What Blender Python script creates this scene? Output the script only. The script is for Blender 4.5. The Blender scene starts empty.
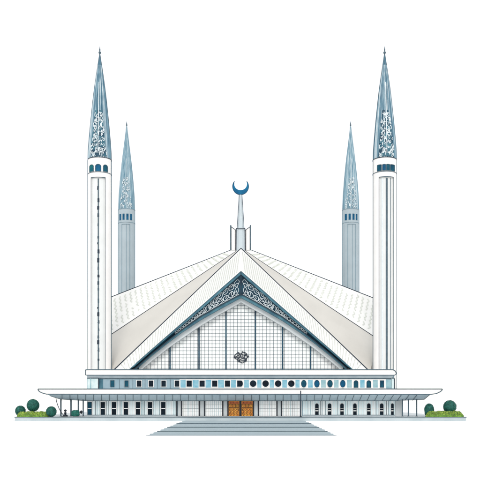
import bpy, bmesh, math, random
from mathutils import Vector, Matrix
R = math.radians
sc = bpy.context.scene
C = sc.collection

# ------------------------------------------------------------------ camera, sky, sun, exposure
F = 840.0            # focal length in reference pixels (480 wide)
AX = 241.0           # symmetry axis of the building in the picture
HZ = 400.0           # eye level in the picture
E = 17 * 192 / 840   # eye height above the terrace
cam = bpy.data.cameras.new('camera')
co = bpy.data.objects.new('camera', cam); C.objects.link(co)
co.location = (0, -200, E); co.rotation_euler = (R(90), 0, 0)
cam.sensor_width = 36; cam.lens = 36 * F / 480
cam.shift_x = -(AX - 240) / 480
cam.shift_y = (HZ - 240) / 480
cam.clip_start = 1; cam.clip_end = 9000
sc.camera = co

SUN_EL, SUN_AZ = 34, -4         # azimuth measured from the viewer's side, negative = to the left
w = bpy.data.worlds.new('World'); sc.world = w; w.use_nodes = True
nt = w.node_tree; nt.nodes.clear()
sky = nt.nodes.new('ShaderNodeTexSky'); sky.sky_type = 'NISHITA'; sky.sun_disc = False
sky.sun_elevation = R(SUN_EL); sky.sun_rotation = R(180 + SUN_AZ)
b1 = nt.nodes.new('ShaderNodeBackground'); b1.inputs[1].default_value = 0.05
b2 = nt.nodes.new('ShaderNodeBackground'); b2.inputs[0].default_value = (1, .985, .955, 1); b2.inputs[1].default_value = 1.0   # bright even cloud
ad = nt.nodes.new('ShaderNodeAddShader'); ou = nt.nodes.new('ShaderNodeOutputWorld')
nt.links.new(sky.outputs[0], b1.inputs[0]); nt.links.new(b1.outputs[0], ad.inputs[0])
nt.links.new(b2.outputs[0], ad.inputs[1]); nt.links.new(ad.outputs[0], ou.inputs[0])
sl = bpy.data.lights.new('sun', 'SUN'); sl.energy = 1.2; sl.angle = R(20); sl.color = (1, .975, .94)
so = bpy.data.objects.new('sun', sl); C.objects.link(so)
sd = Vector((math.sin(R(SUN_AZ)) * math.cos(R(SUN_EL)), -math.cos(R(SUN_AZ)) * math.cos(R(SUN_EL)), math.sin(R(SUN_EL))))
so.rotation_euler = sd.to_track_quat('Z', 'Y').to_euler(); so.location = (0, -100, 150)
vs = sc.view_settings
vs.view_transform = 'Standard'; vs.look = 'None'; vs.exposure = 0; vs.gamma = 1; vs.use_curve_mapping = False

# ------------------------------------------------------------------ helpers
def P(px, py, Y):
    """the point at depth Y whose picture position (reference pixels) is px, py"""
    d = 200 + Y
    return Vector(((px - AX) * d / F, Y, E + (HZ - py) * d / F))
def X(px, Y): return (px - AX) * (200 + Y) / F
def Z(py, Y): return E + (HZ - py) * (200 + Y) / F

def lin(c):
    c /= 255
    return c / 12.92 if c <= .04045 else ((c + .055) / 1.055) ** 2.4

LK = 1.25
MATS = {}
def mat(name, rgb, rough=.6, var=.04, scale=.6, k=LK, stretch=(1, 1, 1), metal=0, bump=0, rgb2=None, spec=.3):
    m = bpy.data.materials.new(name); m.use_nodes = True
    n = m.node_tree; p = n.nodes['Principled BSDF']
    c = [min(.86, lin(v) / k) for v in rgb]
    tc = n.nodes.new('ShaderNodeTexCoord'); mp = n.nodes.new('ShaderNodeMapping')
    mp.inputs['Scale'].default_value = stretch
    no = n.nodes.new('ShaderNodeTexNoise'); no.inputs['Scale'].default_value = scale; no.inputs['Detail'].default_value = 5
    cr = n.nodes.new('ShaderNodeValToRGB')
    c2 = [min(.86, lin(v) / k) for v in rgb2] if rgb2 else [v * (1 - var * 2) for v in c]
    c1 = c if rgb2 else [min(.9, v * (1 + var)) for v in c]
    cr.color_ramp.elements[0].position = .35; cr.color_ramp.elements[1].position = .65
    cr.color_ramp.elements[0].color = (*c2, 1); cr.color_ramp.elements[1].color = (*c1, 1)
    n.links.new(tc.outputs['Object'], mp.inputs[0]); n.links.new(mp.outputs[0], no.inputs['Vector'])
    n.links.new(no.outputs['Fac'], cr.inputs[0]); n.links.new(cr.outputs[0], p.inputs['Base Color'])
    p.inputs['Roughness'].default_value = rough; p.inputs['Metallic'].default_value = metal
    p.inputs['Specular IOR Level'].default_value = spec
    if bump:
        bu = n.nodes.new('ShaderNodeBump'); bu.inputs['Strength'].default_value = bump; bu.inputs['Distance'].default_value = .05
        n2 = n.nodes.new('ShaderNodeTexNoise'); n2.inputs['Scale'].default_value = 6; n2.inputs['Detail'].default_value = 6
        n.links.new(tc.outputs['Object'], n2.inputs['Vector'])
        n.links.new(n2.outputs['Fac'], bu.inputs['Height']); n.links.new(bu.outputs[0], p.inputs['Normal'])
    MATS[name] = m
    return m

WHITE = mat('white_render', (252, 250, 248), .7, .015, .4)
ROOFW = mat('white_roof_concrete', (250, 250, 247), .7, .015, .3)
RIB2 = mat('faint_rib', (224, 228, 220), .8, .04, 1)
RIB = mat('pale_rib', (215, 219, 212), .8, .04, 1)
BEIGE = mat('beige_shade_concrete', (226, 223, 216), .8, .02, .15, k=1.35)  # shade on the side-turned roof folds, put into the base colour
SHAFT = mat('minaret_panel', (233, 236, 235), .7, .02, .3)
FARSH = mat('haze_blue_concrete', (178, 192, 199), .8, .025, .3)  # distance haze over the rear minarets, painted into shaft and trim colours
FARD = mat('haze_blue_dark', (140, 163, 175), .8, .03, .3)
INK = mat('navy_metal_trim', (34, 50, 66), .5, .1, 2)
INK2 = mat('slate_metal_trim', (80, 102, 114), .5, .1, 2)
INK3 = mat('black_frame', (26, 36, 48), .5, .1, 2)
TEAL = mat('teal_beam', (76, 128, 144), .5, .12, .5, rgb2=(46, 94, 114))
DBLUE = mat('deep_blue_panel', (36, 86, 108), .5, .1, .6, rgb2=(20, 56, 78))
CRES = mat('blue_enamel', (24, 118, 160), .5, .1, .4, rgb2=(10, 84, 128), spec=.1)
TRAC = mat('white_tracery', (228, 238, 242), .6, .05, 2)
CONE1 = mat('cone_blue', (128, 164, 180), .6, .1, 3.2, stretch=(1, 1, .03), rgb2=(62, 108, 132))
CONE2 = mat('cone_pale', (214, 226, 230), .6, .1, 3.2, stretch=(1, 1, .03), rgb2=(118, 156, 174))
CONE3 = mat('cone_dark', (52, 92, 116), .6, .1, 3.2, stretch=(1, 1, .03), rgb2=(96, 138, 158))
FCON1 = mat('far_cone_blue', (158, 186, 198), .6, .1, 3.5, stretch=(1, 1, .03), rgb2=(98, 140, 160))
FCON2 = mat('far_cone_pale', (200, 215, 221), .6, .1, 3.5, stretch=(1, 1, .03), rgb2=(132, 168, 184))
GLASSD = mat('dark_window_glass', (20, 40, 54), .5, .2, .8, rgb2=(10, 18, 30), spec=.1)
GLASST = mat('teal_window_glass', (28, 92, 112), .5, .2, .8, rgb2=(18, 66, 92), spec=.1)
GLASSG = mat('green_window_glass', (24, 112, 116), .5, .2, .8, rgb2=(26, 90, 110), spec=.1)
GLASSB = mat('blue_window_glass', (22, 98, 136), .5, .2, .8, rgb2=(14, 76, 114), spec=.1)
GBLUE = mat('sky_blue_pane', (116, 186, 210), .4, .1, .9, rgb2=(158, 206, 222), k=1.35)
GPALE = mat('pale_teal_pane', (170, 202, 208), .3, .1, .9, rgb2=(140, 184, 194))
BAND = mat('blue_grey_wall', (160, 184, 195), .6, .05, .7, rgb2=(146, 174, 187))
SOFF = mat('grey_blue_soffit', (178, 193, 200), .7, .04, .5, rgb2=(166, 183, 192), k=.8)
CORN = mat('grey_cornice', (184, 196, 202), .7, .04, .5, rgb2=(168, 182, 190), k=1.0)
TERR = mat('pale_stone', (204, 215, 219), .7, .04, .3, rgb2=(190, 203, 208), spec=0)
STEP = mat('grey_stone_step', (176, 190, 196), .8, .04, .25, rgb2=(174, 188, 194), k=1.2, bump=.2, spec=0)
CURT = mat('curtained_glass', (240, 245, 244), .4, .05, 1.6, stretch=(1, 1, .02), rgb2=(188, 208, 212), k=.85)
CURTP = mat('screen_glass', (250, 251, 250), .4, .05, 1.5, stretch=(1, 1, .02), rgb2=(222, 229, 230), k=.85)
GRIDW = mat('glazing_white', (246, 248, 247), .35, .03, .08, rgb2=(232, 236, 235), k=1.0)
FRAMEG = mat('pale_grey_frame', (218, 224, 226), .7, .03, .4)
DOOR = mat('orange_wood', (226, 150, 58), .5, .1, 1.5, rgb2=(208, 126, 42), k=.75)
DOORR = mat('red_brown_wood', (172, 88, 48), .5, .1, 1.5, k=.9)
DOORD = mat('dark_brown_wood', (74, 44, 28), .6, .1, 2)
LEAF1 = mat('dark_green_leaf', (34, 100, 86), .6, .2, 2, k=.8)
LEAF2 = mat('deep_green_leaf', (24, 80, 72), .6, .2, 2, k=.8)
LEAF3 = mat('lime_green_leaf', (158, 180, 72), .6, .2, 2, k=.9)
LEAF4 = mat('mid_green_leaf', (96, 136, 46), .6, .2, 2, k=.9)
LEAF5 = mat('teal_green_leaf', (34, 120, 108), .6, .2, 2, k=1.0)
BARK = mat('bark', (96, 78, 60), .9, .2, 4)
SNOW = mat('white_ground', (255, 255, 255), .9, .004, .05, k=1.12, spec=0)

class MB:
    """collects shapes into one mesh"""
    def __init__(s): s.v = []; s.f = []; s.m = []; s.mats = []; s.sm = []
    def mi(s, m):
        if m not in s.mats: s.mats.append(m)
        return s.mats.index(m)
    def poly(s, pts, m, smooth=False):
        b = len(s.v); s.v += [tuple(p) for p in pts]; s.f.append(list(range(b, b + len(pts)))); s.m.append(s.mi(m)); s.sm.append(smooth)
    def mesh(s, vs, fs, m, smooth=False):
        b = len(s.v); s.v += [tuple(p) for p in vs]; k = s.mi(m)
        for f in fs: s.f.append([b + i for i in f]); s.m.append(k); s.sm.append(smooth)
    def box(s, x0, x1, y0, y1, z0, z1, m):
        vs = [(x0, y0, z0), (x1, y0, z0), (x1, y1, z0), (x0, y1, z0), (x0, y0, z1), (x1, y0, z1), (x1, y1, z1), (x0, y1, z1)]
        s.mesh(vs, [(0, 3, 2, 1), (4, 5, 6, 7), (0, 1, 5, 4), (1, 2, 6, 5), (2, 3, 7, 6), (3, 0, 4, 7)], m)
    def plate(s, pts, thick, m):
        """polygon seen from the front, extruded back by thick (or to absolute depth by a list)"""
        n = len(pts); f = [Vector(p) for p in pts]
        t = thick if isinstance(thick, (list, tuple)) else [thick] * n
        bk = [p + Vector((0, t[i], 0)) for i, p in enumerate(f)]
        s.mesh(f + bk, [tuple(range(n)), tuple(range(2 * n - 1, n - 1, -1))] + [(i, i + n, (i + 1) % n + n, (i + 1) % n) for i in range(n)], m)
    def bar(s, a, b, wd, m, d=None, n=4):
        a = Vector(a); b = Vector(b); t = (b - a)
        if t.length < 1e-6: return
        t.normalize(); up = Vector((0, 1, 0)) if abs(t.y) < .9 else Vector((0, 0, 1))
        u = t.cross(up).normalized(); v = u.cross(t).normalized(); d = wd if d is None else d
        ring = []
        for q in (a, b):
            for k in range(n):
                an = 2 * math.pi * (k + .5) / n; r = .7071 if n == 4 else .5
                ring.append(q + u * math.cos(an) * wd * r + v * math.sin(an) * d * r)
        s.mesh(ring, [tuple(range(n))[::-1], tuple(range(n, 2 * n))] + [(k, (k + 1) % n, (k + 1) % n + n, k + n) for k in range(n)], m)
    def line(s, pts, wd, m, n=4, closed=False):
        q = list(pts) + ([pts[0]] if closed else [])
        for a, b in zip(q, q[1:]): s.bar(a, b, wd, m, n=n)
    def lathe(s, prof, cx, cy, m, n=24, smooth=True):
        vs = []
        for r, z in prof:
            for k in range(n):
                a = 2 * math.pi * k / n; vs.append((cx + r * math.cos(a), cy + r * math.sin(a), z))
        fs = [(i * n + k, i * n + (k + 1) % n, (i + 1) * n + (k + 1) % n, (i + 1) * n + k) for i in range(len(prof) - 1) for k in range(n)]
        s.mesh(vs, fs, m, smooth)
    def build(s, name, parent=None, origin=None):
        me = bpy.data.meshes.new(name); o = Vector(origin) if origin is not None else Vector((0, 0, 0))
        me.from_pydata([tuple(Vector(v) - o) for v in s.v], [], s.f)
        for m in s.mats: me.materials.append(m)
        me.polygons.foreach_set('material_index', s.m); me.polygons.foreach_set('use_smooth', s.sm)
        me.validate(); me.update()
        bm = bmesh.new(); bm.from_mesh(me); bmesh.ops.recalc_face_normals(bm, faces=bm.faces); bm.to_mesh(me); bm.free()
        ob = bpy.data.objects.new(name, me); C.objects.link(ob); ob.location = o
        if parent is not None:
            ob.parent = parent
            ob.matrix_parent_inverse = Matrix.Translation(-wl(parent))
        return ob
def wl(o):
    l = Vector((0, 0, 0)) + o.get('_w', o.location) if False else Vector(WL.get(o.name, o.location))
    return l
WL = {}
def tag(o, label=None, cat=None, group=None, kind=None):
    if label: o['label'] = label
    if cat: o['category'] = cat
    if group: o['group'] = group
    if kind: o['kind'] = kind
    return o
def thing(name, loc, label, cat, group=None):
    o = bpy.data.objects.new(name, None); C.objects.link(o); o.location = loc; o.empty_display_size = .5
    return tag(o, label, cat, group)

def tubes(strokes, wd, m, n=6):
    mb = MB()
    for st in strokes: mb.line(st, wd, m, n=n)
    return mb

# ------------------------------------------------------------------ ground, terrace, stairs
GZ = Z(421, -8)                      # ground level at the foot of the terrace
SL = Z(436.3, -40)                   # lower ground at the foot of the stairs
def gz(y):
    if y >= -8: return GZ
    if y <= -40: return SL
    return SL + (GZ - SL) * (y + 40) / 32
mb = MB()
prof_g = [(-900, SL), (-300, SL), (-120, SL), (-42, SL)]
_r = (GZ - SL) / 12
for _k in range(11, -1, -1):
    _y0 = -8.12 - 2.66 * _k
    prof_g += [(_y0 - 2.45, GZ - _r * _k - .02), (_y0 + .06, GZ - _r * _k - .02)]
prof_g += [(-8.0, GZ)] + [(q, GZ) for q in (40, 140, 500, 2000, 7000)]
ys = [q[0] for q in prof_g]
xs = [-5000, -1500, -400, -80, 0, 80, 400, 1500, 5000]
vs_ = [(x, y, zq) for y, zq in prof_g for x in xs]
n = len(xs)
mb.mesh(vs_, [(j * n + i, j * n + i + 1, (j + 1) * n + i + 1, (j + 1) * n + i) for j in range(len(ys) - 1) for i in range(n - 1)], SNOW)
tag(mb.build('ground'), kind='structure')

TX0, TX1 = X(15, -8), X(466, -8)
mb = MB()
mb.box(TX0, TX1, -8, 78, GZ - .5, -.14, TERR)
tag(mb.build('terrace'), kind='structure')
mb = MB()
mb.box(TX0 - .1, TX1 + .1, -8.1, 78.1, -.14, 0, FRAMEG)
mb.bar((TX0 - .1, -8.13, -.03), (TX1 + .1, -8.13, -.03), .14, INK2)
tag(mb.build('terrace_paving'), kind='structure')

# stairs: four short flights of three risers with broad landings between
st = thing('staircase', (0, -8.2, GZ), 'broad grey stone steps fanning out below the carved doors', 'stairs')
def stair_x(y, side):
    t = (-8 - y) / 32.0
    l0, l1 = X(185, -8), X(146, -40); r0, r1 = X(303, -8), X(336.5, -40)
    if side < 0: return l0 + (l1 - l0) * t
    return r0 + (r1 - r0) * (t ** .85 if t > 0 else 0)
levels = []
rise = (GZ + .05 - SL) / 12
y = -8.12; z = GZ + .05
for fl in range(4):
    depth = [2.66, 2.66, 2.66]
    for k in range(3):
        levels.append((y, y - depth[k], z)); y -= depth[k]; z -= rise
flight, nosing = [MB() for _ in range(4)], [MB() for _ in range(4)]
for i, (ya, yb, zz) in enumerate(levels):
    pts = [(stair_x(ya, -1), ya), (stair_x(ya, 1), ya), (stair_x((ya + yb) / 2, 1), (ya + yb) / 2), (stair_x(yb, 1), yb), (stair_x(yb, -1), yb)]
    m = flight[i // 3]; q = len(pts)
    vv = [(a, b, zz) for a, b in pts] + [(a, b, zz - 1.0) for a, b in pts]
    m.mesh(vv, [tuple(range(q)), tuple(range(2 * q - 1, q - 1, -1))] + [(k, k + q, (k + 1) % q + q, (k + 1) % q) for k in range(q)], STEP)
    if i % 3 == 2:
        nosing[i // 3].bar((stair_x(yb, -1), yb - .03, zz - .03), (stair_x(yb, 1), yb - .03, zz - .03), .1, INK2)
for f_, n_ in zip(flight, nosing):
    o = f_.build('flight', st); n_.build('nosing', o)

# ------------------------------------------------------------------ the mosque
mq = thing('mosque', (0, 34, 0), 'white tent shaped prayer hall with blue edged gable, standing on a long flat roofed base', 'mosque')
DECK = 10.75
YC = 34
# base
mb = MB()
BX0, BX1 = X(87, 0), X(394.3, 0)
mb.box(BX0, BX1, 0, 68, 0, DECK, BAND)
base = mb.build('base_wall', mq)
# roof of the hall
A0 = P(241, 248.6, 24); G0 = P(241, 271, 2)
C1 = P(112, 371, 5); G1 = P(127, 371, 2)
C1.z = DECK - .02; G1.z = DECK - .02
R0 = P(235.8, 251.6, 28); R1 = P(104, 339.3, 20)
S0 = P(230.8, 250.2, 34); S1 = P(104, 299.8, 34)
def mx(p): return Vector((-p.x, p.y, p.z))
def my(p): return Vector((p.x, 2 * YC - p.y, p.z))
def lerp(a, b, t): return a + (b - a) * t
def bil(a, b, c, d, u, v): return lerp(lerp(a, b, u), lerp(d, c, u), v)
def ink(name, pairs, wd, m, parent):
    q = MB()
    for a, b in pairs: q.bar(a, b, wd, m)
    return q.build(name, parent)
random.seed(4)
for sx in (0, 1):
    fx = mx if sx else (lambda p: Vector(p))
    for sy in (0, 1):
        fy = my if sy else (lambda p: Vector(p))
        T = lambda p: fy(fx(p))
        # gable plane
        m = MB(); N = 24
        a0, c1, g0, g1 = T(A0), T(C1), T(G0), T(G1)
        vs2 = [lerp(a0, c1, i / N) for i in range(N + 1)] + [lerp(g0, g1, i / N) for i in range(N + 1)]
        dz = Vector((0, 0, -.1))
        vs3 = vs2 + [v + dz for v in vs2]; K = 2 * (N + 1)
        fs = [(i, i + 1, N + 2 + i, N + 1 + i) for i in range(N)] + [(i + K, N + 1 + i + K, N + 2 + i + K, i + 1 + K) for i in range(N)]
        fs += [(N + 1 + i, N + 2 + i, N + 2 + i + K, N + 1 + i + K) for i in range(N)]
        m.mesh(vs3, fs, ROOFW)
        o = m.build('gable_roof', mq)
        rb = MB(); n = 46
        for i in range(n):
            t = (i + .5) / n
            ta = max(0, t - .05 * min(1, t * 3)); tb = min(1, t + .03)
            a = lerp(a0, c1, ta); b = lerp(g0, g1, tb)
            a, b = lerp(a, b, .1), lerp(a, b, .93)
            a.z += .03; b.z += .03
            rb.bar(a, b, .2, RIB, d=.14)
        rb.build('roof_ribs', o)
        ink('fold_trim', [(a0, c1)], .32, INK, o)
        # plain fold, its shade put into the beige colour
        m = MB(); r0, r1 = T(R0), T(R1)
        for k in range(12):
            u0, u1 = k / 12, (k + 1) / 12
            m.mesh([lerp(a0, c1, u0), lerp(a0, c1, u1), lerp(r0, r1, u1), lerp(r0, r1, u0)], [(0, 1, 2), (0, 2, 3)], BEIGE)
        r1d = Vector((r1.x, r1.y, DECK)); m.mesh([c1, r1, r1d], [(0, 1, 2)], BEIGE)
        o = m.build('shaded_roof_fold', mq)
        ink('ridge_trim', [(r0, r1)], .22, INK, o)
        # outer ribbed slope
        m = MB(); s0, s1 = T(S0), T(S1); s1d = Vector((s1.x, s1.y, DECK))
        NU, NV = 16, 6
        gv = [bil(r0, r1, s1, s0, u / NU, v / NV) for u in range(NU + 1) for v in range(NV + 1)]
        m.mesh(gv, [(u * (NV + 1) + v, u * (NV + 1) + v + 1, (u + 1) * (NV + 1) + v + 1, (u + 1) * (NV + 1) + v) for u in range(NU) for v in range(NV)], ROOFW)
        m.mesh([r1, s1, s1d, r1d], [(0, 1, 2, 3)], ROOFW)
        o = m.build('outer_roof', mq)
        rb = MB(); n = 24
        for i in range(1, n):
            u = i / n * .97 + .02
            k = 15; last = None
            for j in range(k):
                v = .1 + .8 * j / (k - 1)
                du = .007 * (1 if j % 2 else -1) * random.uniform(.4, 1) + (.02 if sx else .01) * (v - .5) * 2
                p = bil(r0, r1, s1, s0, min(1, max(0, u + du)), v); p.z += .08
                if last is not None and random.random() < .86: rb.bar(last, p, .3, RIB2, d=.12)
                last = p
        rb.build('roof_ribs', o)
        if sy == 0: ink('eaves_trim', [(s0, s1)], .24, INK, o)
m = MB()
cap = [A0, R0, S0, my(R0), my(A0), mx(my(R0)), mx(S0), mx(R0)]
ctr = Vector((0, YC, 45.4))
for i in range(8): m.poly([cap[i], cap[(i + 1) % 8], ctr], ROOFW)
m.build('roof_cap', mq)

# front gable: blue edge beams, lattice, pale frame, glazed wall
TOP = [(241, 271), (220, 289.3), (200, 307), (180, 324.4), (150, 350.6), (127, 371)]
BOT = [(241, 297.5), (220, 308.9), (200, 320.2), (180, 333.6), (165, 345), (150, 357), (134, 371)]
FRM = [(241, 302.2), (220, 314), (200, 326), (170, 346.6), (150, 362.2), (140, 371)]
def itp(tab, x):
    for (x0, y0), (x1, y1) in zip(tab, tab[1:]):
        if x1 <= x <= x0: return y0 + (y1 - y0) * (x - x0) / (x1 - x0)
    return tab[-1][1]
XS = [241 - i * 3 for i in range(0, 36)] + [134]
def pair(x, ya, yb, Y0, Y1): return P(x, ya, Y0), P(x, yb, Y1)
def strips(fa, fb, Ya, Yb, back, matr, xs, side):
    m = MB(); fx = mx if side else (lambda p: p)
    for x0, x1 in zip(xs, xs[1:]):
        q = [P(x0, fa(x0), Ya), P(x1, fa(x1), Ya), P(x1, fb(x1), Yb), P(x0, fb(x0), Yb)]
        q = [fx(p) for p in q]
        m.plate(q, [back - Ya, back - Ya, back - Yb, back - Yb], matr)
    return m
def hgt(x): return itp(BOT, x) - itp(TOP, x)
up = lambda x: itp(TOP, x) + min(.27 * hgt(x), 3.2)
lo = lambda x: itp(BOT, x) - min(.28 * hgt(x), 3.6)
gw = None
# glazed wall
m = MB()
wall_pts = [P(x, itp(FRM, x) - 1, 6) for x in [140.5] + list(range(150, 241, 10)) + [241]]
base_l = P(136, 371, 6); base_l.z = DECK - .02
pts = [base_l] + wall_pts + [mx(p) for p in wall_pts[-2::-1]] + [mx(base_l)]
m.plate(pts, .4, GRIDW)
gw = m.build('gable_glazing', mq)
m = MB(); m.plate([my(p) for p in pts], .4, GRIDW); m.build('gable_glazing', mq)
m = MB()
x = 144.6; k = 0
def wall_top(px):
    px = 241 - abs(px - 241); return itp(FRM, px)
mull = [170, 199, 226, 255.3, 282.6, 310.5]
gx = []
xx = 241 - 26 * 3.62
while xx < 338:
    gx.append(xx); xx += 3.62
for xx in gx:
    if 141 < xx < 341 and min(abs(xx - q) for q in mull) > 1.2:
        a = P(xx, wall_top(xx) + .3, 5.97); b = Vector((a.x, a.y, DECK))
        if a.z > b.z + .2: m.bar(a, b, .085, INK2, d=.06)
yy = 368.3
while yy > 303:
    # left end of the row where the curve passes
    lx = 241
    for q in range(1410, 2411):
        if itp(FRM, q / 10) <= yy - .3: lx = q / 10; break
    if 241 - lx > 1.5:
        a = P(lx, yy, 5.95); b = mx(a); m.bar(a, b, .075, INK2, d=.05)
    yy -= 3.5
m.build('glazing_bars', gw)
for q in mull:
    m = MB(); a = P(q, wall_top(q) + .6, 5.86); m.box(a.x - .17, a.x + .17, 5.7, 5.99, DECK - .01, a.z, DBLUE)
    m.build('mullion', gw)
for side in (0, 1):
    fx = mx if side else (lambda p: p)
    o = strips(lambda x: itp(TOP, x) + .05, up, 1.9, 1.9, 4.5, TEAL, XS[:-2] + [134, 127.5], side).build('edge_beam', mq)
    ink('beam_edge', [(fx(P(a, itp(TOP, a) + .2, 1.86)), fx(P(b, itp(TOP, b) + .2, 1.86))) for a, b in zip(XS[:-2], XS[1:-1])], .12, INK2, o)
    xs2 = [x for x in XS if x >= 134]
    o = strips(lambda x: up(x) - .05, lambda x: lo(x) + .05, 3.0, 3.6, 4.6, DBLUE, xs2, side).build('lattice_panel', mq)
    # white tracery: a chain of rings shrinking towards the eaves
    tr = MB(); x = 239.0
    random.seed(8)
    while x > 178:
        a, b = up(x) + 1.2, lo(x) - 1.0; h = b - a
        wv = max(3.0, min(5.6, h * .5)) * random.uniform(.8, 1.2)
        nr = 2 if h > 8.5 else 1
        cx = x - wv / 2
        a, b = up(cx) + .9, lo(cx) - .7; h = b - a
        if h < 1.0: break
        sl = 0.86
        for j in range(nr):
            cy = a + h * (j + .5) / nr
            ring = []
            for t in range(11):
                an = 2 * math.pi * t / 10
                rx, ry = wv * .5 * random.uniform(.7, 1.15), h / nr * .5 * random.uniform(.6, 1.05)
                ex = math.cos(an) * rx; ey = math.sin(an) * ry
                ring.append(fx(P(cx + ex, cy + ey - ex * .55, 2.9)))
            ring[-1] = ring[0]
            tr.line(ring, .14, TRAC, n=5)
            if h / nr > 4:
                q1 = random.randrange(10); tr.bar(ring[q1], lerp(ring[(q1 + 5) % 10], ring[q1], .45), .11, TRAC); tr.bar(ring[(q1 + 3) % 10], lerp(ring[(q1 + 8) % 10], ring[(q1 + 3) % 10], .5), .11, TRAC)
        x -= wv * .93
    for xa, xb in zip(range(239, 186, -4), range(235, 182, -4)):
        tr.bar(fx(P(xa, lo(xa) - .9, 3.1)), fx(P(xb, lo(xb) - .9, 3.1)), .13, TRAC)
    tr.build('tracery', o)
    ink('panel_edge', [(fx(P(a, f(a), 2.75)), fx(P(b, f(b), 2.75))) for f in (up, lo) for a, b in zip(xs2, xs2[1:])], .16, INK, o)
    strips(lo, lambda x: itp(BOT, x), 3.0, 3.0, 4.8, TEAL, xs2, side).build('edge_beam', mq)
    strips(lambda x: itp(BOT, x) - .1, lambda x: itp(FRM, x), 4.2, 4.2, 6.3, FRAMEG, [x for x in XS[:-1] if x >= 139], side).build('pale_frame', mq)
m = MB(); m.bar(P(241, 272.5, 1.9), P(241, 295.5, 2.6), .2, INK); m.build('centre_post', mq)
# emblem: knot-like calligraphic badge
m = MB()
S = [[(130, 255), (165, 210), (200, 185), (240, 215), (255, 190), (290, 180), (325, 205), (330, 240), (350, 245), (325, 270), (320, 320), (290, 325), (262, 345), (225, 330), (190, 318), (185, 290), (150, 275), (130, 255)],
     [(165, 255), (200, 225), (215, 245), (200, 270), (175, 255)], [(190, 175), (205, 210), (240, 235), (220, 265), (185, 290)],
     [(240, 215), (270, 215), (265, 255), (290, 275), (285, 225), (320, 240)], [(240, 235), (250, 275), (300, 285), (330, 265)],
     [(200, 300), (235, 290), (262, 310), (300, 305), (318, 285)], [(290, 180), (300, 215), (335, 230)], [(205, 320), (225, 300)], [(255, 190), (262, 165)]]
for s_ in S:
    m.line([P(225 + a / 15, 340 + b / 15, 5.8) for a, b in s_], .19, INK, n=6)
for a, b in [(210, 318), (305, 315), (345, 245), (150, 258)]:
    p = P(225 + a / 15, 340 + b / 15, 5.8); m.bar(p + Vector((-.25, 0, 0)), p + Vector((.25, 0, .05)), .3, INK)
m.build('calligraphic_emblem', mq)

# crown spire with crescent
YS = 34
m = MB()
def rp(x, y, dy=0): return P(x, y, YS + dy)
def frust(m, cx, wt, zt, wb, zb, matr, n=8):
    vs = []
    for wv, z in ((wb, zb), (wt, zt)):
        for k in range(n):
            a = 2 * math.pi * (k + .5) / n; r = wv / 2 / math.cos(math.pi / n)
            vs.append((cx + r * math.cos(a), YS + r * math.sin(a), z))
    m.mesh(vs, [tuple(range(n))[::-1], tuple(range(n, 2 * n))] + [(k, (k + 1) % n, (k + 1) % n + n, k + n) for k in range(n)], matr)
PXS = 234 / F
cx = X(240.6, YS)
SPI = mat('spire_grey', (204, 216, 222), .6, .03, .5)
frust(m, cx, 8.8 * PXS, Z(228.6, YS), 9.4 * PXS, 43, SPI)
sp = m.build('crown_base', mq)
m = MB(); frust(m, cx, 2.8 * PXS, Z(195, YS), 7.4 * PXS, Z(228.7, YS), SPI)
sh = m.build('crown_spire', mq)
m = MB()
for s_ in (-1, 1):
    m.bar(rp(240.6 + s_ * 3.6, 228.4, -1), rp(240.6 + s_ * 1.5, 194.4, -.5), .13, INK)
    m.bar((cx + s_ * 1.27, YS - .62, 44), (cx + s_ * 1.22, YS - .6, Z(228.6, YS)), .2, INK)
m.bar(rp(236.3, 228.7, -1.32), rp(244.9, 228.7, -1.32), .16, INK)
m.build('spire_trim', sh)
for s_ in (-1, 1):
    m = MB(); q = [(240.6 + s_ * 4.6, 229.8), (240.6 + s_ * 9.4, 226.8), (240.6 + s_ * 9.4, 250.6), (240.6 + s_ * 4.6, 251.5)]
    m.plate([rp(a, b, -.3) for a, b in q], .6, WHITE)
    o = m.build('side_fin', sp)
    m = MB(); m.bar(rp(240.6 + s_ * 9.8, 225.8), rp(240.6 + s_ * 9.8, 250.6), .4, INK2, d=.7); m.bar(rp(240.6 + s_ * 5.3, 230, -.4), rp(240.6 + s_ * 5.3, 251, -.4), .14, INK); m.bar(rp(240.6 + s_ * 4.8, 229.9, -.4), rp(240.6 + s_ * 9.6, 226.6, -.4), .12, INK)
    a = rp(240.6 + s_ * 9.8, 225.6); m.lathe([(0, a.z + .25), (.2, a.z), (.2, a.z - .3), (0, a.z - .4)], a.x, a.y, INK, 8)
    m.bar(rp(240.6 + s_ * 4.6, 251.0, -.6), rp(240.6 + s_ * 9.8, 250.4, -.6), .16, INK)
    m.build('fin_post', sp)
m = MB(); NN = 44; o_, i_ = [], []
for k in range(NN + 1):
    ph = R(-133 + 266 * k / NN); t = 4.5 * max(.0, math.cos(ph / R(133) * math.pi / 2)) ** .95 + .12
    ux, uy = math.sin(ph), math.cos(ph)
    o_.append((240.6 + 8.2 * ux, 186.5 + 8.2 * uy)); i_.append((240.6 + (8.2 - t) * ux, 186.5 + (8.2 - t) * uy))
for k in range(NN):
    m.plate([rp(*o_[k], -.25), rp(*o_[k + 1], -.25), rp(*i_[k + 1], -.25), rp(*i_[k], -.25)], .5, CRES)
m.line([rp(*p, -.27) for p in o_], .09, INK)
m.build('crescent', mq)

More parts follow.
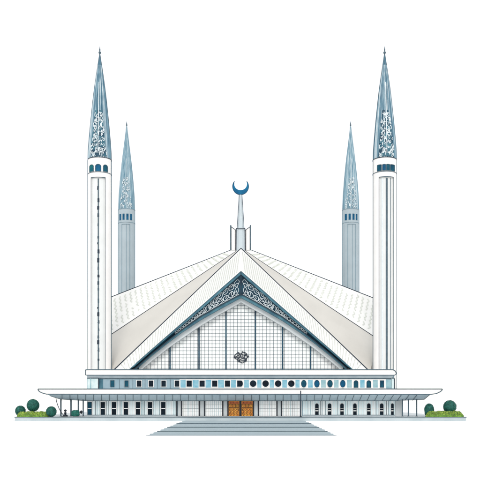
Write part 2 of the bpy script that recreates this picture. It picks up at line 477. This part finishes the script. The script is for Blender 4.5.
# cornice of the base
m = MB()
zt, zb = Z(369.6, -1), Z(375.2, -1)
x0, x1 = X(85.4, -1), X(396.2, -1)
def rrect(x0, x1, z0, z1, rl, rr):
    p = [(x0 + rl * .3, z0), (x1 - rr, z0)]
    p += [(x1 - rr * .4, z0 + rr * .0), (x1, z0 + rr * .3), (x1, z1 - rr * .9), (x1 - rr * .25, z1 - rr * .35), (x1 - rr * .9, z1), (x0 + rl * .3, z1), (x0, z1 - rl * .3), (x0, z0 + rl * .3)]
    return p
pp = rrect(x0, x1, zb, zt, .5, .9)
m.plate([Vector((a, -1, b)) for a, b in pp], 70, WHITE)
par = m.build('parapet', mq)
m = MB(); m.line([Vector((a, -1.04, b)) for a, b in pp], .18, INK2, closed=True); m.build('parapet_trim', par)
m = MB()
zc = Z(378.6, 0)
m.mesh([(x0 + .3, -.9, zb + .02), (x1 - .6, -.9, zb + .02), (BX1 - .6, -.02, zc), (BX0 + .1, -.02, zc), (x0 + .3, .05, zb + .1), (x1 - .6, .05, zb + .1), (BX1 - .6, .1, zc), (BX0 + .1, .1, zc)],
       [(0, 1, 2, 3), (0, 4, 5, 1), (1, 5, 6, 2), (0, 3, 7, 4), (3, 2, 6, 7)], CORN)
cor = m.build('cornice', mq)
m = MB(); m.bar((BX0 + .1, -.1, zc), (BX1 - .8, -.1, zc), .15, INK2); m.build('cornice_trim', cor)

# ---------------- windows
def outline(shape, cx, cy, w_, h_, g=0):
    w2, h2 = w_ / 2 + g, h_ / 2 + g; n = 24
    if shape == 'rect': return [(cx - w2, cy + h2), (cx + w2, cy + h2), (cx + w2, cy - h2), (cx - w2, cy - h2)]
    if shape in ('circle', 'oval'): return [(cx + w2 * math.cos(2 * math.pi * k / n), cy + h2 * math.sin(2 * math.pi * k / n)) for k in range(n)]
    if shape == 'arch':
        return [(cx + w2, cy + h2), (cx - w2, cy + h2)][::-1] + [(cx + w2 * math.cos(math.pi * k / 12), cy - h2 + w2 - w2 * math.sin(math.pi * k / 12)) for k in range(13)]
    if shape == 'dee':
        return [(cx - w2, cy + h2), (cx - w2, cy - h2)] + [(cx + w2 * .35 + w2 * .65 * math.sin(math.pi * k / 12), cy - h2 * math.cos(math.pi * k / 12)) for k in range(13)]
def window(shape, cx, cy, w_, h_, glass, Y=0, frame=.7, frm=WHITE, transom=None):
    fo = outline(shape, cx, cy, w_, h_, frame); fi = outline(shape, cx, cy, w_, h_, 0)
    m = MB(); n = len(fo)
    for k in range(n):
        j = (k + 1) % n
        m.plate([P(*fo[k], Y - .16), P(*fo[j], Y - .16), P(*fi[j], Y - .16), P(*fi[k], Y - .16)], .15, frm)
    if transom is not None:
        m.plate([P(a, b, Y - .165) for a, b in [(cx - w_ / 2 - .1, transom - .45), (cx + w_ / 2 + .1, transom - .45), (cx + w_ / 2 + .1, transom + .45), (cx - w_ / 2 - .1, transom + .45)]], .14, frm)
    o = m.build('window', mq)
    m = MB(); m.plate([P(a, b, Y - .05) for a, b in fi], .04, glass); m.build('pane', o)
    if frame > .3:
        m = MB(); m.line([P(a, b, Y - .17) for a, b in fi], .07, INK2, closed=True); m.build('frame_trim', o)
UC = [112.3, 126.5, 139.1, 151, 163.6, 177, 189.2, 202.1, 214.7, 227.5, 240, 253.1, 265.6, 278.1, 291.3, 303.8, 316.9, 330, 342.8, 356, 368.8, 382]
UY = 383.6
for i, c in enumerate(UC):
    if i == 0: window('rect', c, UY, 3.6, 6.2, GLASST, frame=.25, frm=INK2)
    elif i == 1: window('rect', c, UY, 3.9, 6.2, GLASST, frame=.5, frm=FARSH)
    elif i < 10: window('rect', c, UY, 4.3 if i < 6 else 5, 5.9, GLASSD)
    elif i == 10: window('dee', c, UY, 5.6, 6.0, GLASSD)
    elif i < 15: window('circle', c, UY, 6.3, 6.4, GLASSD)
    elif i < 19: window('oval', c, UY + .1, 5.2, 7.4, GLASST if i % 2 else GLASSB)
    elif i < 21: window('arch', c, UY + .4, 4.4, 7.2, GLASST)
    else: window('rect', c, UY + .4, 3.8, 7, GLASST)
# coloured glass panels between the upper windows
def panel(xa, xb, ya, yb, matr, Y=-.0, t=.06, name='glass_panel'):
    m = MB(); m.plate([P(a, b, Y - t) for a, b in [(xa, ya), (xb, ya), (xb, yb), (xa, yb)]], t * .8, matr); return m.build(name, mq)
for i in range(5, 21):
    a, b = UC[i] + (3.5 if i < 10 else 4.2), UC[i + 1] - (3.5 if i < 9 else 4.2)
    o = panel(a, b, 379.8, 387.6, GBLUE if i < 16 or i == 19 else GPALE)
panel(388 - 2.2, 391.5, 380, 387.6, GPALE)
panel(179.5, 386, 379.2, 388.9, WHITE, t=.03, name='pale_wall_band')
for i in range(0, 5):
    m = MB(); xx = (UC[i] + UC[i + 1]) / 2; m.bar(P(xx, 379.5, -.03), P(xx, 388.5, -.03), .07, INK2); m.build('wall_joint', base)
# pale glazed corner boxes of the upper storey
GCOR = mat('corner_glass', (226, 241, 242), .4, .04, 1, rgb2=(206, 229, 232))
for xa, xb in ((87.4, 98.6), (391.8, 394.6)):
    m = MB(); m.plate([P(a, b, -.3) for a, b in [(xa, 378.6), (xb, 378.6), (xb, 389.2), (xa, 389.2)]], .28, GCOR)
    o = m.build('corner_glazing', mq)
    m = MB()
    m.bar(P(xb, 378.5, -.33), P(xb, 389, -.33), .2, INK); m.bar(P(xa, 378.4, -.33), P(xb, 378.4, -.33), .1, INK2)
    if xb - xa > 5: m.bar(P(90.6, 378.5, -.33), P(90.6, 389, -.33), .22, GPALE); 
    m.build('corner_trim', o)
m = MB(); m.plate([P(a, b, -.06) for a, b in [(99, 378.6), (103, 378.6), (103, 389), (99, 389)]], .05, TEAL); m.build('teal_pier', mq)

# ---------------- canopy
CY = -4.6
outer = [(38, 388.9), (38.2, 390.4), (39.6, 391.8), (42.5, 393.1), (46.5, 394.2), (431, 394.4), (436.5, 393.6), (440.6, 391.6), (442.3, 389.9), (442.2, 388.9)]
m = MB(); m.plate([P(a, b  , CY) for a, b in outer], 11.6, WHITE); can = m.build('canopy', mq)
m = MB(); m.line([P(a, b, CY - .05) for a, b in outer], .2, INK2, closed=True); m.build('canopy_trim', can)
m = MB()
zw = Z(400.6, 0)
wl_ = [(46.7, 394.2, CY + .05), (50, 395.8, CY + 1), (55, 397.5, -2.4), (59, 398.7, -1.4), (64, 399.4, -.3), (84, 400.6, -.3), (396, 400.6, -.3), (412, 400, -.3), (424, 399.5, -.6), (430.3, 394.3, CY + .05)]
low = [P(*q) for q in wl_]
# sloping underside: fan strips from the front edge to the lower edge
tops = [P(46.7 + (430.3 - 46.7) * max(0, min(1, (q[0] - 46.7) / (430.3 - 46.7))), 394.25, CY + .05) for q in wl_]
for k in range(len(low) - 1):
    m.poly([tops[k], tops[k + 1], low[k + 1], low[k]], SOFF)
bk = [Vector((p.x, 6.9, p.z + .02)) for p in low]
for k in range(len(low) - 1): m.poly([low[k], low[k + 1], bk[k + 1], bk[k]], SOFF)
sof = m.build('canopy_soffit', mq)
m = MB(); m.line(low[1:-1], .13, INK2); m.bar(low[-1], low[-2], .12, INK2)
k = 0
xx = 62.0
while xx < 424:
    dx = 0 if xx < 300 else -(xx - 300) / 120 * 5
    a = P(xx, 394.4, CY + .08); q = P(xx + dx, 400.3, -.5)
    m.bar(a - Vector((0, 0, .03)), q - Vector((0, 0, .03)), .085, INK2); xx += 7.9
m.build('soffit_joints', sof)
# canopy columns
for c, wv in ((60.9, .3), (71, .32), (78.3, .26), (83.2, .26), (402.5, .22), (408.4, .24), (416.7, .24)):
    m = MB(); a = P(c, 400.2, -.9); m.box(a.x - wv / 2, a.x + wv / 2, -1.05, -.75, 0, a.z + .25, INK2)
    m.box(a.x - wv * .9, a.x + wv * .9, -1.15, -.65, 0, .08, INK)
    m.build('canopy_column', mq)
m = MB(); m.line([P(a, b, -1.3) for a, b in [(55.9, 397.7), (56.4, 401), (57.6, 405), (59.6, 409.6), (62, 413.4), (64.4, 416)]], .17, INK, n=6)
m.build('curved_strut', mq)

# ---------------- lower storey front
def wallpanel(xa, xb, ya, matr, name, Y=-.12):
    m = MB(); a, b = X(xa, Y), X(xb, Y); m.box(a, b, Y, -.01, 0.0, Z(ya, Y), matr); return m.build(name, mq)
lw1 = wallpanel(86.9, 176.2, 400.4, CURT, 'curtained_front')
lw2 = wallpanel(303.2, 395, 400.4, CURT, 'curtained_front')
for lw, xa, xb in ((lw1, 87, 176.4), (lw2, 303.4, 395)):
    m = MB(); a, b = X(xa, -.15), X(xb, -.15)
    m.box(a, b, -.3, -.13, 0, .28, TERR); m.build('sill', lw)
    m = MB(); m.bar((a, -.16, Z(408.6, -.2)), (b, -.16, Z(408.6, -.2)), .05, WHITE); m.bar((a, -.33, .32), (b, -.33, .32), .1, INK2)
    random.seed(int(xa)); xx = xa + 2
    wins = [89.6, 102.8, 114, 125.9, 138, 150, 163.3, 316.9, 329.6, 342, 354.9, 368.8, 381.7, 392.4]
    while xx < xb - 1:
        if min(abs(xx - q) for q in wins) < 3.2: xx += .5; continue
        m.bar(P(xx, 401, -.15), P(xx, 415.3, -.15), random.choice((.05, .08, .1)), random.choice((INK2, WHITE, GPALE, WHITE)))
        xx += random.uniform(1.3, 2.6)
    m.build('front_bars', lw)
for i, c in enumerate([89.6, 102.8, 114, 125.9, 138, 150, 163.3]):
    window('rect', c, 408.4, 4.2, 12.6, GLASST if i == 0 else GLASSD, Y=-.13, frame=.75, transom=408.5)
for i, c in enumerate([316.9, 329.6, 342, 354.9, 368.8, 381.7, 392.4]):
    window('arch', c, 409.2, 3.4 if i < 6 else 2.6, 11.4, GLASSD, Y=-.13, frame=.5, transom=410.8)
m = MB(); m.box(X(176.2, -.2), X(177.4, -.2), -.3, -.01, 0, Z(400.6, 0), INK3); m.build('dark_post', mq)
# entrance screens
SCR = wallpanel(178, 302.2, 400.2, FRAMEG, 'entrance_wall', Y=-.1)
for xa, xb in ((182.3, 198.6), (205.6, 222), (259.4, 276.2), (282.3, 299.6)):
    m = MB(); m.plate([P(a, b, -.2) for a, b in [(xa, 400.8), (xb, 400.8), (xb, 416.2), (xa, 416.2)]], .09, CURTP); o = m.build('entrance_screen', mq)
    m = MB(); random.seed(int(xa)); xx = xa + 1.2
    while xx < xb - .6:
        m.bar(P(xx, 401, -.23), P(xx, 416, -.23), random.choice((.05, .07)), random.choice((INK2, RIB, GPALE))); xx += random.uniform(1.4, 2.2)
    for yy in (404.6, 408.6, 411.5): m.bar(P(xa, yy, -.22), P(xb, yy, -.22), .05, RIB if yy != 408.6 else INK2)
    m.build('screen_bars', o)
for xx in (181.6, 199.3, 204.6, 222.8, 258.4, 277, 281.6):
    m = MB(); a = X(xx, -.2); m.box(a - .13, a + .13, -.34, -.11, 0, Z(400.5, -.2), INK3); m.build('screen_post', mq)
m = MB(); m.box(X(178, -.3), X(302, -.3), -.5, -.12, 0, .1, INK3); m.build('threshold', mq)
m = MB(); m.box(X(178, -.3), X(302, -.3), -.3, -.11, Z(400.7, -.2), Z(400.1, -.2), INK3); m.build('lintel', mq)
# doors
m = MB(); a, b = X(227.3, -.3), X(254.1, -.3); m.box(a, b, -.36, -.11, .1, Z(400.5, -.3), INK3); m.build('door_frame', mq)
for xa, xb in ((228.7, 239.3), (241.5, 252.8)):
    m = MB(); m.plate([P(p, q, -.44) for p, q in [(xa, 401.2), (xb, 401.2), (xb, 416.3), (xa, 416.3)]], .07, DOOR); d = m.build('door', mq)
    m = MB(); m.plate([P(p, q, -.47) for p, q in [(xa + .2, 401.4), (xb - .2, 401.4), (xb - .2, 403.7), (xa + .2, 403.7)]], .025, DOORR); m.build('top_panel', d)
    m = MB(); wd = xb - xa; Yd = -.47
    def rc(x0, y0, x1, y1, t=.07, mm=DOORD): m.line([P(p, q, Yd) for p, q in [(x0, y0), (x1, y0), (x1, y1), (x0, y1)]], t, mm, closed=True)
    for k in range(3):
        x0 = xa + .5 + k * (wd - 1) / 3; x1 = x0 + (wd - 1) / 3 - .35
        rc(x0, 404.4, x1, 407.4); rc(x0 + .8, 405.3, x1 - .8, 406.5)
        m.bar(P((x0 + x1) / 2, 401.7, Yd - .02), P((x0 + x1) / 2, 403.4, Yd - .02), .06, DOORD)
        cxm = (x0 + x1) / 2
        for q in (408.8, 412.5):
            m.line([P(p, r, Yd) for p, r in [(cxm, q), (x1, q + 1.5), (cxm, q + 3), (x0, q + 1.5)]], .07, DOORD, closed=True)
            m.bar(P(x0, q + .2, Yd), P(x1, q + 2.9, Yd), .05, DOORD); m.bar(P(cxm, q + .8, Yd), P(cxm, q + 2.2, Yd), .08, DOORD)
    rc(xa + .3, 404, xb - .3, 407.8); rc(xa + .3, 408.3, xb - .3, 415.9); m.bar(P(xa + .3, 412.1, Yd), P(xb - .3, 412.1, Yd), .07, DOORD)
    m.build('carving', d)
    m = MB(); s_ = xb - .9 if xa < 235 else xa + .9; p = P(s_, 410, -.5); m.lathe([(0, p.z - .2), (.06, p.z - .15), (.06, p.z + .15), (0, p.z + .2)], p.x, p.y - .05, INK3, 8); m.build('door_handle', d)

# right hand open bay panels beneath the canopy
m = MB(); m.plate([P(a, b, .3) for a, b in [(395.2, 400.8), (402.2, 400.8), (402.2, 416), (395.2, 416)]], .2, FRAMEG); m.build('bay_panel', mq)

# ------------------------------------------------------------------ minarets
def minaret(cxp, Y, Rp, prof_px, ytop_sh, ybase_c, near, label, windows, recess, left):
    d = 200 + Y; cx = X(cxp, Y); r = Rp * d / F
    t = thing('minaret', (cx, Y, 0), label, 'minaret', 'minarets at the four corners')
    dfr = d - r
    zf = lambda py: E + (HZ - py) * dfr / F       # heights read off the near side of the round shaft
    zz = lambda py: E + (HZ - py) * d / F
    def pt(th, rad, z): return Vector((cx + rad * math.sin(th), Y - rad * math.cos(th), z))
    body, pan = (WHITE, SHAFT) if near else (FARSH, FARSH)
    zp = zf(recess[0]); half = recess[1]; dep = .3 if near else .06
    # shaft with a recessed panel on each of its four sides
    m = MB(); sec = []
    for q in range(4):
        c0 = q * math.pi / 2
        n1 = 8
        rd = r - dep if q % 2 == 0 else r
        for k in range(n1 + 1): sec.append((c0 - half + 2 * half * k / n1, rd, 1 if q % 2 == 0 else 0))
        for k in range(7): sec.append((c0 + half + (math.pi / 2 - 2 * half) * k / 6, r, 0))
    n = len(sec)
    for k in range(n):
        a, b = sec[k], sec[(k + 1) % n]
        m.poly([pt(a[0], a[1], 0), pt(b[0], b[1], 0), pt(b[0], b[1], zp), pt(a[0], a[1], zp)], pan if a[2] and b[2] else body, False)
    m.lathe([(r, zp - .01), (r, zf(ytop_sh))], cx, Y, body, 64)
    # underside closing the panel heads
    for q in (0, 2):
        for k in range(8):
            a0_ = q * math.pi / 2 - half + 2 * half * k / 8; a1_ = a0_ + 2 * half / 8
            m.poly([pt(a0_, r - dep, zp), pt(a1_, r - dep, zp), pt(a1_, r, zp), pt(a0_, r, zp)], body)
    shf = m.build('shaft', t)
    m = MB()
    ringr = lambda z, rad, wd, mm: m.line([pt(2 * math.pi * k / 48, rad, z) for k in range(48)], wd, mm, closed=True)
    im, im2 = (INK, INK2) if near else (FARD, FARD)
    for q in (0, 2):
        c0 = q * math.pi / 2
        for s_ in (-1, 1): m.bar(pt(c0 + s_ * half, r - .02, 0), pt(c0 + s_ * half, r - .02, zp), .11, im2)
        m.line([pt(c0 - half + 2 * half * k / 8, r + .01, zp) for k in range(9)], .13, im2)
    for th in (math.pi / 2 - .12, -math.pi / 2 + .12, math.pi / 2 + .6, -math.pi / 2 - .6, math.pi - .7):
        m.bar(pt(th, r, 0), pt(th, r, zf(ytop_sh) - .1), .22, im2)
    ringr(zf(recess[2]), r + .03, .12, im2)
    m.build('shaft_joints', shf)
    # centre slot with small openings
    if near:
        m = MB(); random.seed(int(cxp))
        for q in (0, 2):
            c0 = q * math.pi / 2 + .03
            m.bar(pt(c0, r - dep - .01, 2), pt(c0, r - dep - .01, zp - .3), .26 if left else .4, INK2)
            if left:
                z = 6
                while z < zp - 2:
                    z += random.choice((1.4, 1.8, 2.2, 3.0))
                    hgt_ = random.uniform(.35, 1.1)
                    if z + hgt_ < zp - .8:
                        s_ = random.uniform(-.04, .04); m.bar(pt(c0 + s_, r - dep - .1, z), pt(c0 + s_ * .5, r - dep - .1, z + hgt_), random.uniform(.4, .6), INK, n=6)
                        if random.random() < .5: m.bar(pt(c0 - .09, r - dep - .06, z + .2), pt(c0 + .09, r - dep - .06, z + .25), .16, INK)
            else:
                for o_ in (-.42, .36): m.bar(pt(c0 + o_, r - dep, 2), pt(c0 + o_, r - dep, zp - .2), .14 if o_ > 0 else .26, INK2 if o_ > 0 else TRAC)
        m.build('centre_slot', shf)
    else:
        m = MB()
        for q in range(4):
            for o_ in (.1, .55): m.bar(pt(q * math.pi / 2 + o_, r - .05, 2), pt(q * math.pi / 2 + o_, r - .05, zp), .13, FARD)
        m.build('centre_slot', shf)
    # gallery windows
    for q in (0, 2):
        for (o_, hw, g, arch) in windows[0]:
            c0 = q * math.pi / 2 + o_
            for grow, rad, mm, nm in ((.0 if near else .0, r + .05, g, 'window'),):
                m = MB(); n1 = 8; z0, z1 = zf(windows[2]), zf(windows[1])
                pts = []
                for k in range(n1 + 1):
                    u = -1 + 2 * k / n1; zt_ = z1 - (arch * (1 - math.sqrt(max(0, 1 - u * u * .96))))
                    pts.append((c0 + u * hw, zt_))
                for k in range(n1):
                    (ta, za), (tb, zb_) = pts[k], pts[k + 1]
                    m.poly([pt(ta, rad, z0), pt(tb, rad, z0), pt(tb, rad, zb_), pt(ta, rad, za)], mm)
                wo = m.build(nm, t)
                m = MB(); ol = [pt(a, rad + .02, b) for a, b in pts]
                m.line([pt(pts[0][0], rad + .02, z0)] + ol + [pt(pts[-1][0], rad + .02, z0)], .1 if near else .06, INK2 if near else FARD, closed=True)
                m.build('window_frame', wo)
    # fluted cone
    zb_ = zf(ybase_c); NF = 36 if near else 28
    prof = []
    pb = prof_px[-1][0]
    for i, (py, hw) in enumerate(prof_px):
        u = (pb - py) / (pb - prof_px[0][0])
        zc_ = zb_ + u * (zz(prof_px[0][0]) - zb_)
        prof.append((hw * d / F, zc_))
    prof = prof[::-1]
    def cr_(z):
        for (ra, za), (rb_, zb2) in zip(prof, prof[1:]):
            if za <= z <= zb2: return ra + (rb_ - ra) * (z - za) / (zb2 - za)
        return prof[-1][0]
    m = MB(); random.seed(int(cxp * 3))
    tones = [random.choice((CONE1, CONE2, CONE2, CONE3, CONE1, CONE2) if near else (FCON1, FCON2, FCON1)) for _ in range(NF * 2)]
    for (ra, za), (rb_, zb2) in zip(prof, prof[1:]):
        for k in range(NF * 2):
            a0_ = math.pi * k / NF; a1_ = math.pi * (k + 1) / NF
            f0, f1 = (1, .93) if k % 2 == 0 else (.93, 1)
            mm = tones[k]
            if near and za > zz(72): mm = CONE3 if k % 3 else CONE1
            m.poly([pt(a0_, ra * f0, za), pt(a1_, ra * f1, za), pt(a1_, rb_ * f1, zb2), pt(a0_, rb_ * f0, zb2)], mm)
    con = m.build('spire_cone', t)
    m = MB()
    for th in (math.pi / 2 - .1, -math.pi / 2 + .1):
        m.line([pt(th, ra, za) for ra, za in prof], .17, im2)
    m.line([pt(2 * math.pi * k / 48, r + .02, zb_) for k in range(48)], .14, im, closed=True)
    m.build('cone_trim', con)
    # tracery panels on the lower half of the cone
    htr = zz(114) if near else zz(178)
    m = MB(); tr = MB(); random.seed(int(cxp) + 5)
    for q in (0,):
        c0 = q * math.pi / 2
        zs = [zb_ + .3 + (htr - zb_) * k / 14 for k in range(15)]
        wa = (lambda k: (.72 - .02 * k)) if near else (lambda k: .8 - .035 * k)
        if near:
            for k in range(14):
                for j in range(6):
                    a = [c0 - wa(k) + 2 * wa(k) * j / 6, c0 - wa(k) + 2 * wa(k) * (j + 1) / 6]
                    b = [c0 - wa(k + 1) + 2 * wa(k + 1) * j / 6, c0 - wa(k + 1) + 2 * wa(k + 1) * (j + 1) / 6]
                    if random.random() < .9:
                        m.poly([pt(a[0], cr_(zs[k]) + .03, zs[k]), pt(a[1], cr_(zs[k]) + .03, zs[k]), pt(b[1], cr_(zs[k + 1]) + .03, zs[k + 1]), pt(b[0], cr_(zs[k + 1]) + .03, zs[k + 1])], random.choice((DBLUE, TEAL, DBLUE, TEAL)))
        # stem and mirrored scrolls
        tw = .13 if near else .1
        top_st = zz(84) if near else zz(160)
        tr.line([pt(c0 + .02, cr_(z) + .07, z) for z in [zb_ + 1 + (top_st - zb_ - 1) * k / 10 for k in range(11)]], .15 if near else .09, TRAC)
        for k in range(13):
            z = zs[k]; stp = zs[1] - zs[0]
            for s_ in (-1, 1):
                for rep in range(5 if k < 2 else 3):
                    w0 = wa(k) * random.uniform(.1, 1); zc_ = z + random.uniform(0, stp); rr = random.uniform(.2, .48) * (1 if near else .8)
                    a_st = random.uniform(0, 6.28); arc = random.uniform(2.5, 5)
                    pts = []
                    for j in range(7):
                        an = a_st + arc * j / 6; zc2 = max(zb_ + .2, zc_ + rr * 1.2 * math.sin(an)); rad = cr_(zc2) + .08
                        pts.append(pt(c0 + s_ * (w0 + rr * .55 * math.cos(an) / max(rad, .6)), rad, zc2))
                    tr.line(pts, tw * random.uniform(.6, 1.3), TRAC)
    if near:
        o = m.build('blue_inlay', t)
    tr.build('cone_tracery', t)
    # finial
    zt_ = prof[-1][1]
    m = MB(); s_ = 1 if near else .8
    m.lathe([(.08, zt_ - .4), (.12 * s_, zt_ + .1), (.34 * s_, zt_ + .35 * s_), (.3 * s_, zt_ + .6 * s_), (.1, zt_ + .8 * s_), (.2 * s_, zt_ + 1.1 * s_), (.08, zt_ + 1.5 * s_), (.02, zt_ + 2 * s_)], cx, Y, INK2, 12)
    m.build('finial', t)
    return t

PN = [(54.5, .25), (65, 1.9), (75, 3.5), (88, 5.4), (100, 6.9), (120, 9.05), (140, 10.9), (150, 11.6), (157, 11.75)]
PF = [(126.2, .25), (140, 1.9), (152, 3.5), (165, 5.1), (180, 6.6), (195, 7.8), (208, 8.3)]
minaret(99.8, 6, 11.75, PN, 157, 157, True, 'tall white front minaret on the left, three arched windows under its blue spire',
        ([(-.6, .235, GLASSG, .5), (.03, .235, GLASSB, .5), (.66, .21, GLASST, .5)], 164.2, 171), (177, .655, 171.8), True)
minaret(384.6, 6, 11.75, PN, 157, 157, True, 'tall white front minaret on the right, band of square blue windows under its spire',
        ([(-.62, .2, GLASST, .08), (-.21, .14, GLASSB, .08), (.12, .15, GLASST, .08), (.55, .24, GLASST, .08)], 164.2, 170.4), (176.5, .66, 171.2), False)
wf = [(-.72, .15, GLASSB, .05), (-.24, .13, GLASSB, .05), (.22, .13, GLASSB, .05), (.66, .12, GLASSB, .05)]
minaret(126.7, 62, 8.3, PF, 208.5, 208.5, False, 'smaller haze-tinted blue-grey minaret behind the left side of the white roof', (wf, 213.6, 219.8), (224, .5, 222), True)
minaret(350.6, 62, 8.3, PF, 208.5, 208.5, False, 'smaller haze-tinted blue-grey minaret behind the right side of the white roof', (wf, 213.6, 219.8), (224, .5, 222), True)

# ------------------------------------------------------------------ planting and small objects
def leaves(m, n, surf, size, mats):
    for _ in range(n):
        p, nr = surf()
        nr = (nr + Vector((random.gauss(0, .5), random.gauss(0, .5), random.gauss(0, .5)))).normalized()
        u = nr.orthogonal().normalized(); u.rotate(Matrix.Rotation(random.uniform(0, 6.28), 3, nr)); v = nr.cross(u)
        s = size * random.uniform(.6, 1.3)
        m.poly([p - u * s, p - v * s * .5 + u * s * .1, p + u * s, p + v * s * .5 + u * s * .1], random.choice(mats))
def ball_shrub(cxp, cyp, rp_, Y, mats, label, group=None, sq=False, arch=False, core=LEAF2):
    k = (200 + Y) / F; c = P(cxp, cyp, Y); r = rp_ * k
    t = thing('shrub', (c.x, Y, 0), label, 'shrub', group)
    m = MB()
    def dirn():
        while True:
            v = Vector((random.gauss(0, 1), random.gauss(0, 1), random.gauss(0, 1)))
            if v.length > .1: return v.normalized()
    if sq: sc_ = Vector((1.12, .9, .93))
    elif arch: sc_ = Vector((.82, .82, 1.05))
    else: sc_ = Vector((1, 1, 1.02))
    def shp(v):
        if sq: v = Vector([math.copysign(abs(a) ** .6, a) for a in v]); v = v * (1 / max(1, v.length * .82))
        if arch and v.z < 0: h = math.hypot(v.x, v.y) or 1; g = (1 / h) ** .75; v = Vector((v.x * g, v.y * g, v.z))
        return Vector((v.x * sc_.x, v.y * sc_.y, v.z * sc_.z))
    vs, fs = [], []; N1, N2 = 14, 22
    for i in range(N1 + 1):
        for j in range(N2):
            th, ph = math.pi * i / N1, 2 * math.pi * j / N2
            v = shp(Vector((math.sin(th) * math.cos(ph), math.sin(th) * math.sin(ph), math.cos(th)))) * r * .94 + Vector((c.x, Y, c.z)); v.z = max(v.z, .03); vs.append(v)
    for i in range(N1):
        for j in range(N2): fs.append((i * N2 + j, i * N2 + (j + 1) % N2, (i + 1) * N2 + (j + 1) % N2, (i + 1) * N2 + j))
    m.mesh(vs, fs, core, True)
    def surf():
        d = dirn(); p = shp(d) * r * random.uniform(.93, 1.0) + Vector((c.x, Y, c.z)); p.z = max(p.z, .05); return p, d
    leaves(m, 2600, surf, .075, mats)
    m.build('foliage', t)
    m = MB(); m.lathe([(.12, 0), (.09, max(.1, c.z - r * .5)), (.03, c.z)], c.x, Y, BARK, 8); m.build('trunk', t)
def hedge(x0p, x1p, ytop, Y, label):
    x0, x1 = X(x0p, Y), X(x1p, Y); h = Z(ytop, Y); L = x1 - x0; c = (x0 + x1) / 2
    t = thing('hedge', (c, Y, 0), label, 'hedge', 'low lime green hedges')
    m = MB(); n = 40
    def env(u): return min(1, (u * 9) ** .6 + .05, ((1 - u) * 9) ** .6 + .05)
    hh = lambda u: h * env(u) * (.92 + .08 * math.sin(u * 31) * math.sin(u * 13 + 1))
    vs, fs = [], []
    for i in range(n + 1):
        u = i / n
        for j in range(9):
            a = math.pi * j / 8; vs.append((x0 + L * u, Y - math.cos(a) * .9 * (.4 + .6 * env(u)), .02 + max(0, math.sin(a)) ** .5 * hh(u) * .93))
    for i in range(n):
        for j in range(8): fs.append((i * 9 + j, i * 9 + j + 1, (i + 1) * 9 + j + 1, (i + 1) * 9 + j))
    m.mesh(vs, fs, LEAF4, True)
    def surf():
        u = random.random(); a = math.pi * random.random() ** .8
        p = Vector((x0 + L * u, Y - math.cos(a) * .93 * (.4 + .6 * env(u)), .05 + math.sin(a) ** .5 * hh(u) * random.uniform(.9, 1.02)))
        return p, Vector((0, -math.cos(a), math.sin(a)))
    leaves(m, 5200, surf, .09, (LEAF3, LEAF3, LEAF3, LEAF4, LEAF2))
    m.build('foliage', t)
random.seed(21)
gs = 'clipped shrubs on the terrace'
ball_shrub(20.4, 410.9, 5.3, -4.2, (LEAF1, LEAF1, LEAF2), 'clipped dark green ball shrub at the far left end of the terrace', gs)
ball_shrub(33, 405.4, 6.4, -4.6, (LEAF1, LEAF1, LEAF2), 'largest round dark green shrub rising behind the middle of the left hedge', gs)
hedge(17.4, 49, 411.3, -6.0, 'low lime green hedge under three dark ball shrubs, left end of terrace')
ball_shrub(51.3, 411.6, 5.3, -6.9, (LEAF1, LEAF1, LEAF2), 'round dark green shrub between the left hedge and the curved strut', gs)
ball_shrub(75.5, 413.4, 3.6, -2.4, (LEAF5, LEAF5, LEAF1), 'small teal green squarish shrub between the left canopy columns', gs, sq=True, core=LEAF1)
ball_shrub(429.2, 409.6, 6.0, -4.6, (LEAF1, LEAF2), 'upright dome shaped dark green shrub nearest the right end of the canopy', gs, arch=True)
ball_shrub(449.8, 406.8, 6.7, -4.6, (LEAF1, LEAF2), 'large round dark green shrub behind the right hedge', gs)
hedge(425.8, 463.4, 410.8, -6.0, 'low lime green hedge at the right end of the terrace')

# thin dark pole standing at the right of the stairs, in front of the canopy
a = P(300.7, 390.6, -7.7); px = X(300.7, -7.7)
t = thing('pole', (px, -7.7, 0), 'thin dark pole standing in front of the canopy right of the entrance doors', 'pole')
m = MB(); m.lathe([(.0, 0), (.12, 0), (.12, a.z - .1), (.05, a.z), (0, a.z)], px, -7.7, INK, 10); m.build('post', t)
m = MB(); m.box(px - .25, px + .25, -7.95, -7.45, 0, .1, INK); m.build('base_block', t)

# stacked dark ornament beside the curved strut
c = P(65.3, 416, -3)
t = thing('garden_ornament', (c.x, -3, 0), 'small dark stacked ball ornament on a wide base beside the curved strut', 'ornament')
m = MB(); m.lathe([(0, 0), (.62, 0), (.62, .18), (.5, .34), (.26, .5), (.14, .6)], c.x, -3, INK3, 18); m.box(c.x - 1.0, c.x - .4, -3.2, -2.8, 0, .16, INK3); m.build('base', t)
m = MB(); m.lathe([(.1, .55), (.3, .72), (.34, .84), (.26, .98), (.09, 1.06), (.09, 1.14), (.28, 1.24), (.36, 1.38), (.28, 1.54), (.1, 1.66), (0, 1.74)], c.x, -3, INK3, 18); m.build('finial', t)
c = P(81.2, 412.2, -1)
t = thing('lantern', (c.x, -1, c.z), 'tiny dark pointed lantern fixed to the steel column beside the teal shrub', 'lantern')
m = MB(); m.lathe([(0, c.z + .5), (.08, c.z + .42), (.3, c.z + .2), (.34, c.z + .05), (.2, c.z - .25), (.04, c.z - .45), (0, c.z - .5)], c.x, -1, INK3, 6); m.build('lantern_body', t)
m = MB(); m.bar((c.x, -1, c.z + .15), (X(83.2, -.9), -.95, c.z + .1), .12, INK3); m.build('bracket', t)
